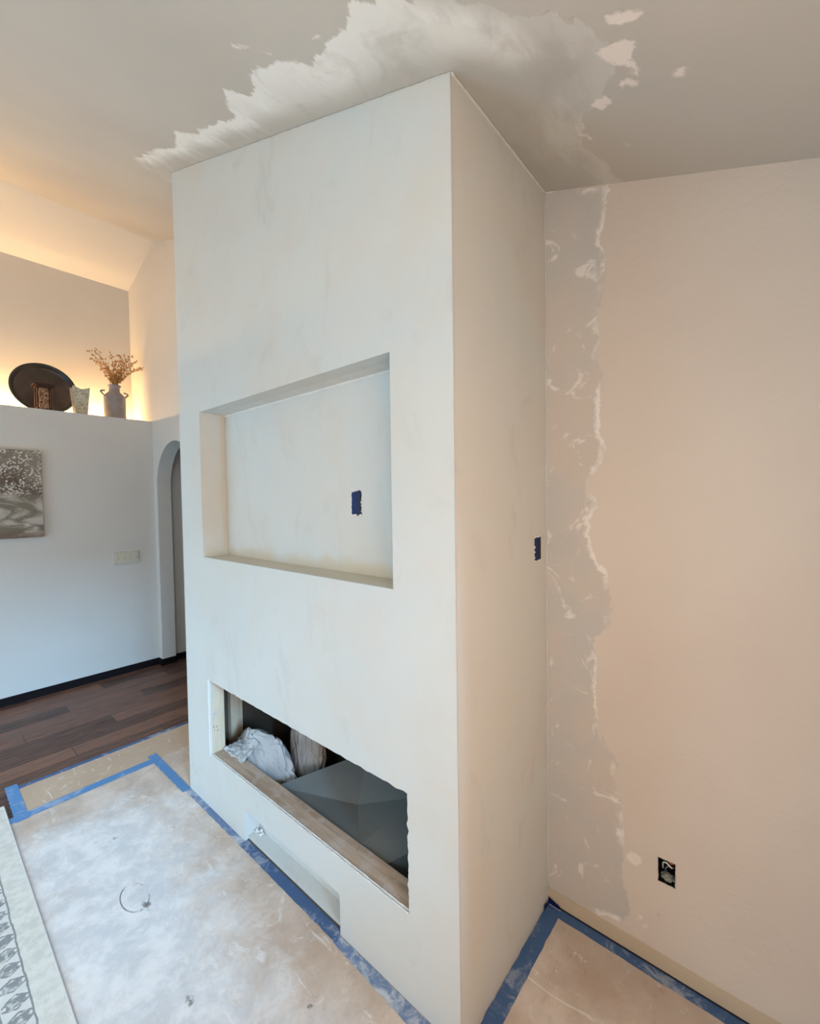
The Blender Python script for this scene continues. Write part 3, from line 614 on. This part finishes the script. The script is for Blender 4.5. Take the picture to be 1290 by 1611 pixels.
# ---------------------------------------------------------------- rug
def rug_mat():
    m = NT('pale_patterned_rug', 0.95, 0.05); x, y, z = m.xyz()[0:3]
    base = m.mix(m.ramp(m.noise(30, 4), .35, .65), lin(206, 203, 193), lin(221, 217, 207))
    v = m.math('MULTIPLY', m.math('ADD', y, .72), -1.0)          # distance inward from edge
    nz = m.math('MULTIPLY', m.math('SUBTRACT', m.noise(22, 5), .5), .012)
    vv = m.math('ADD', v, nz)
    def line(p, w_): return m.math('LESS_THAN', m.math('ABSOLUTE', m.math('SUBTRACT', vv, p)), w_)
    grey = lin(124, 128, 128)
    band = m.math('MULTIPLY', m.math('GREATER_THAN', vv, .083), m.math('LESS_THAN', vv, .150))
    base = m.mix(m.math('MULTIPLY', m.math('GREATER_THAN', vv, .083), .6), base, lin(214, 211, 207))
    # zigzag leaf motif
    u = m.math('ADD', x, m.math('MULTIPLY', m.math('SUBTRACT', m.noise(18, 4, off=(3, 3, 3)), .5), .02)); per = .075
    tri = m.math('PINGPONG', u, per/2)
    tv = m.math('SUBTRACT', m.math('ABSOLUTE', m.math('SUBTRACT', vv, .115)), .0)
    zig = m.math('LESS_THAN', m.math('ABSOLUTE', m.math('SUBTRACT', m.math('ADD', tri, m.math('MULTIPLY', tv, .6)), .028)), .0045)
    leaf = m.math('LESS_THAN', m.math('ADD', m.math('POWER', m.math('DIVIDE', m.math('SUBTRACT', tri, .006), .011), 2.0), m.math('POWER', m.math('DIVIDE', tv, .026), 2.0)), 1.0)
    mo = m.math('MULTIPLY', m.math('MAXIMUM', zig, leaf), band)
    mo = m.math('MULTIPLY', mo, m.ramp(m.noise(55, 4), .36, .52, .25, 1))
    fl = m.math('MULTIPLY', m.ramp(m.noise(13, 5, .6, dist=1.5, off=(5, 5, 0)), .55, .60), m.math('GREATER_THAN', vv, .165))
    f = m.math('MAXIMUM', m.math('MAXIMUM', line(.080, .0028), line(.156, .003)), m.math('MAXIMUM', mo, m.math('MULTIPLY', fl, .8)))
    m.col(m.mix(m.math('MULTIPLY', f, .85), base, grey)); m.bump(m.noise(220, 3), .5, .002); return m.m
rug = thing('area_rug', 'pale grey rug with a leaf-patterned border at the lower left', 'rug', (-1.0, -1.6, 0))
boxobj('woven_field', (-2.5, .6, -2.6, -.722, .001, .008), rug_mat(), rug)
bm = bmesh.new(); tube(bm, [(-2.5+3.1*i/160, -.7215, .0055+.0005*noise.noise(Vector((i*.5, 0, 0)))) for i in range(161)], .0042, 8)
obj('bound_edge', bm, simple('whitish_edge_binding', lin(205, 200, 196), .9, var=.04, sc=80), rug, smooth=True)

# ---------------------------------------------------------------- left wall: picture, switches
def canvas_mat():
    m = NT('abstract_canvas', 0.5, 0.3); z = m.xyz()[2]
    low = m.mix(m.ramp(m.noise(4.0, 5, .6, stretch=(1, .8, 1.6), rot=(.6, 0, 0), dist=1.2), .42, .6), lin(118, 110, 96), lin(178, 170, 160))
    low = m.mix(m.ramp(m.noise(5, 4, .6, off=(4, 4, 4), stretch=(1, .8, 1.8)), .54, .66, 0, .8), low, lin(206, 194, 184))
    low = m.mix(m.ramp(m.math('ADD', z, m.math('MULTIPLY', m.noise(5, 4), .12)), 1.42, 1.52, .8, 0), low, lin(98, 74, 58))
    vo = m.t.nodes.new('ShaderNodeTexVoronoi'); vo.inputs['Scale'].default_value = 62; m.t.links.new(m.geo.outputs['Position'], vo.inputs['Vector'])
    dots = m.math('MULTIPLY', m.ramp(m.math('ADD', vo.outputs['Distance'], m.math('MULTIPLY', m.math('SUBTRACT', m.noise(70, 4), .5), .5)), .30, .55, .9, 0), m.ramp(m.noise(15, 5), .36, .54))
    topc = m.mix(m.ramp(m.noise(4, 4, off=(1, 1, 1)), .35, .62), lin(84, 66, 56), lin(132, 122, 108))
    topc = m.mix(m.ramp(z, 1.85, 2.05, 0, .45), topc, lin(150, 144, 130))
    top = m.mix(dots, topc, lin(212, 206, 194))
    f = m.ramp(m.math('ADD', z, m.math('MULTIPLY', m.noise(6, 6, .6), .10)), 1.74, 1.82); m.col(m.mix(f, low, top)); return m.m
pic = thing('canvas_painting', 'unframed abstract brown and grey canvas hanging on the left wall', 'picture', (XL+.02, -.75, 1.74))
boxobj('canvas', (XL+.001, XL+.036, -1.25, -.248, 1.372, 2.103), [canvas_mat()], pic, bev=.003)
sw = thing('switch_plate', 'white plate with four light switches beside the arched doorway', 'light switch', (XL, .365, 1.12))
M['plate'] = simple('cream_plastic', lin(200, 198, 182), .35, .5)
boxobj('cover_plate', (XL+.0005, XL+.011, .258, .470, 1.063, 1.178), M['plate'], sw, bev=.002)
for k in range(4):
    y = .258+.212*(k+.5)/4
    bm = bmesh.new(); box(bm, XL+.0105, XL+.013, y-.006, y+.006, 1.107, 1.135, .0008); box(bm, XL+.012, XL+.024, y-.004, y+.004, 1.112 + (.0 if k % 2 else .010), 1.120 + (.0 if k % 2 else .010), .001)
    obj('toggle', bm, M['plate'], sw)

# ---------------------------------------------------------------- ledge display
def emis(name, c, s):
    m = bpy.data.materials.new(name); m.use_nodes = True; b = m.node_tree.nodes['Principled BSDF']; b.inputs['Base Color'].default_value = (.8, .7, .5, 1)
    b.inputs['Emission Color'].default_value = (*c, 1); b.inputs['Emission Strength'].default_value = s; return m
bm = bmesh.new(); tube(bm, [(XU+.10+.004*math.sin(i*1.3), YB+.05+(D-.10-YB)*i/80, LH+.009) for i in range(81)], .008, 8)
tag(obj('rope_light', bm, emis('warm_rope_light', LC['rope'], LP['rope']), smooth=True), 'glowing warm rope light lying along the back of the display ledge', 'rope light')
M['pewter'] = simple('dark_pewter', lin(104, 100, 100), .38, .5, .55, var=.12, sc=9)
tr = thing('round_tray', 'large round dark metal tray leaning behind the small lantern on the ledge', 'tray', (-4.44, -.145, LH))
ang = math.radians(14); R_ = .245
tm = Matrix.Translation((-4.42, -.145, LH+.006)) @ Matrix.Rotation(-ang, 4, 'Y') @ Matrix.Translation((0, 0, R_)) @ Matrix.Rotation(math.pi/2, 4, 'Y')
bm = bmesh.new(); lathe(bm, [(.0005, 0), (.205, 0), (.208, .002), (.2105, .0), (.0005, -.006)][:4], 64, tm); obj('dish', bm, M['pewter'], tr)
bm = bmesh.new(); lathe(bm, [(.205, -.002), (.215, .004), (.224, .028), (.236, .034), (R_, .030), (R_, .022), (.236, .016), (.228, -.004), (.205, -.006)], 64, tm)
obj('rim', bm, simple('blackened_rim', lin(62, 66, 70), .32, .5, .6), tr, smooth=True)
M['lwood'] = simple('dark_stained_wood', lin(58, 32, 22), .45, .4, var=.2, sc=30)
la = thing('small_lantern', 'small dark wooden lantern with tan panels standing before the round tray', 'lantern', (-4.27, -.185, LH))
lx, ly, lw, lh = -4.27, -.185, .052, .225
boxobj('base', (lx-.065, lx+.065, ly-.065, ly+.065, LH+.001, LH+.02), M['lwood'], la, bev=.003)
bm = bmesh.new(); box(bm, lx-.075, lx+.075, ly-.075, ly+.075, LH+lh, LH+lh+.014, .003); box(bm, lx-.055, lx+.055, ly-.055, ly+.055, LH+lh-.016, LH+lh, .002); box(bm, lx-.05, lx+.05, ly-.05, ly+.05, LH+lh+.014, LH+lh+.022, .002)
obj('cap', bm, M['lwood'], la)
for sx in (-1, 1):
    for sy in (-1, 1):
        bm = bmesh.new(); lathe(bm, [(.008, LH+.02), (.011, LH+.03), (.007, LH+.04), (.009, LH+.1), (.007, LH+.18), (.011, LH+.195), (.008, LH+lh-.016)], 12, Matrix.Translation((lx+sx*.047, ly+sy*.047, 0)))
        obj('post', bm, M['lwood'], la, smooth=True)
gm = NT('mottled_tan_panel', .3, .4); gm.col(gm.mix(gm.ramp(gm.noise(45, 5, dist=1.5), .42, .58), lin(92, 60, 46), lin(176, 146, 118)))
boxobj('panel', (lx-.03, lx+.03, ly-.032, ly+.032, LH+.02, LH+lh-.016), gm.m, la, bev=.002)
po = thing('textured_planter', 'small square tapered whitewashed pot between tray and milk can on the ledge', 'pot', (-4.3, .087, LH))
pm = NT('chalky_script_texture', .85, .1); pm.col(pm.mix(pm.ramp(pm.noise(60, 5, .7, stretch=(1, 1, 1.6), dist=1), .46, .56), lin(206, 204, 190), lin(150, 146, 130)))
bm = bmesh.new(); lv = []
for k, (s, z) in enumerate(((.048, .001), (.052, .06), (.058, .14), (.064, .205), (.068, .262))):
    row = []
    for i in range(40):
        a = 2*math.pi*i/40; c, sn = math.cos(a), math.sin(a); kk = 1/max(abs(c), abs(sn))**.85
        zz = z + ((.012*(max(abs(c), abs(sn)) < .8)) - .014*(abs(math.cos(2*a)))**2 + .008*noise.noise(Vector((c*3, sn*3, 1))) if k == 4 else 0); row.append(bm.verts.new((-4.30+c*kk*s, .087+sn*kk*s, LH+zz)))
    lv.append(row)
for k in range(4):
    for i in range(40): bm.faces.new((lv[k][i], lv[k][(i+1) % 40], lv[k+1][(i+1) % 40], lv[k+1][i]))
bm.faces.new(lv[0]); o = obj('pot_body', bm, pm.m, po); o.modifiers.new('s', 'SOLIDIFY').thickness = .006
bx, by = -4.33, .375
mc = thing('milk_can_vase', 'grey metal milk can vase with two side handles at the ledge end', 'vase', (bx, by, LH))
M['can'] = simple('dull_grey_metal', lin(140, 138, 144), .5, .4, .3, var=.10, sc=12)
bm = bmesh.new(); lathe(bm, [(.094, .001), (.096, .006), (.096, .03), (.093, .035), (.093, .225), (.090, .24), (.060, .275), (.048, .285), (.046, .30), (.046, .325), (.056, .345), (.058, .35), (.053, .348), (.042, .325), (.040, .29)], 40, Matrix.Translation((bx, by, LH)))
obj('can_body', bm, M['can'], mc, smooth=True)
for s in (-1, 1):
    bm = bmesh.new(); tube(bm, [(bx, by+s*(.080+.035*math.sin(t*math.pi)), LH+.235+.055*t+ .012*math.sin(t*math.pi)) for t in [i/12 for i in range(13)]], .0085, 8)
    obj('handle', bm, M['can'], mc, smooth=True)
M['dry'] = simple('dried_orange_brown_stem', lin(160, 118, 72), .8, .1, var=.35, sc=60)
fw = thing('dried_flower_bunch', 'bunch of dried orange-brown flower sprigs standing in the milk can', 'dried flowers', (bx, by, LH+.30))
random.seed(12)
tips = [(-.19, .36), (-.15, .30), (-.155, .36), (-.10, .25), (-.03, .34), (.02, .30), (.05, .36), (.10, .33), (.13, .37), (.165, .32), (.12, .25), (.21, .24), (.235, .27), (-.06, .18), (.06, .2)]
fbm = bmesh.new(); sbm = bmesh.new()
for k, (dy, dz) in enumerate(tips):
    dxx = random.uniform(-.08, .08); base = Vector((bx+random.uniform(-.02, .02), by+random.uniform(-.02, .02)+dy*.08, LH+.31)); tip = Vector((bx+dxx, by+dy, LH+.33+dz*.83))
    pts_ = [base.lerp(tip, t)+Vector((0, -dy*.25*math.sin(t*math.pi), .012*math.sin(t*9))) for t in [i/10 for i in range(11)]]
    tube(sbm, pts_, [.003-.0018*i/10 for i in range(11)], 5)
    for t in range(3, 11):
        for q in range(4):
            p = pts_[t]; dv = Vector((random.uniform(-1, 1), random.uniform(-1, 1), random.uniform(-.1, 1))).normalized(); ln = random.uniform(.012, .034)*(1.1 if t > 6 else .8)
            e = p+dv*ln; tube(sbm, [p, p.lerp(e, .5)+Vector((0, 0, .003)), e], .0011, 4)
            for z_ in range(2):
                a = e + Vector((random.uniform(-1, 1), random.uniform(-1, 1), random.uniform(-1, 1)))*.005
                bmesh.ops.create_icosphere(fbm, subdivisions=1, radius=random.uniform(.0035, .0062), matrix=Matrix.Translation(a) @ Matrix.Diagonal((1, 1, 1.4, 1)))
obj('stems', sbm, M['dry'], fw); obj('flower_heads', fbm, simple('dried_flower_head', lin(176, 134, 84), .85, .1, var=.4, sc=70), fw)

# ---------------------------------------------------------------- room lamp behind the camera: made-up fitting for the added light
bm = bmesh.new(); X_, Y_, Z_ = FILL_LOC; tube(bm, [(X_, Y_, Z_+.17), (X_, Y_, ceil_z(X_)-.001)], .006, 8)
lathe(bm, [(.02, .14), (.05, .15), (.05, .18), (.02, .19)], 24, Matrix.Translation((X_, Y_, Z_)))
struct(obj('added_pendant', bm, M['black']))
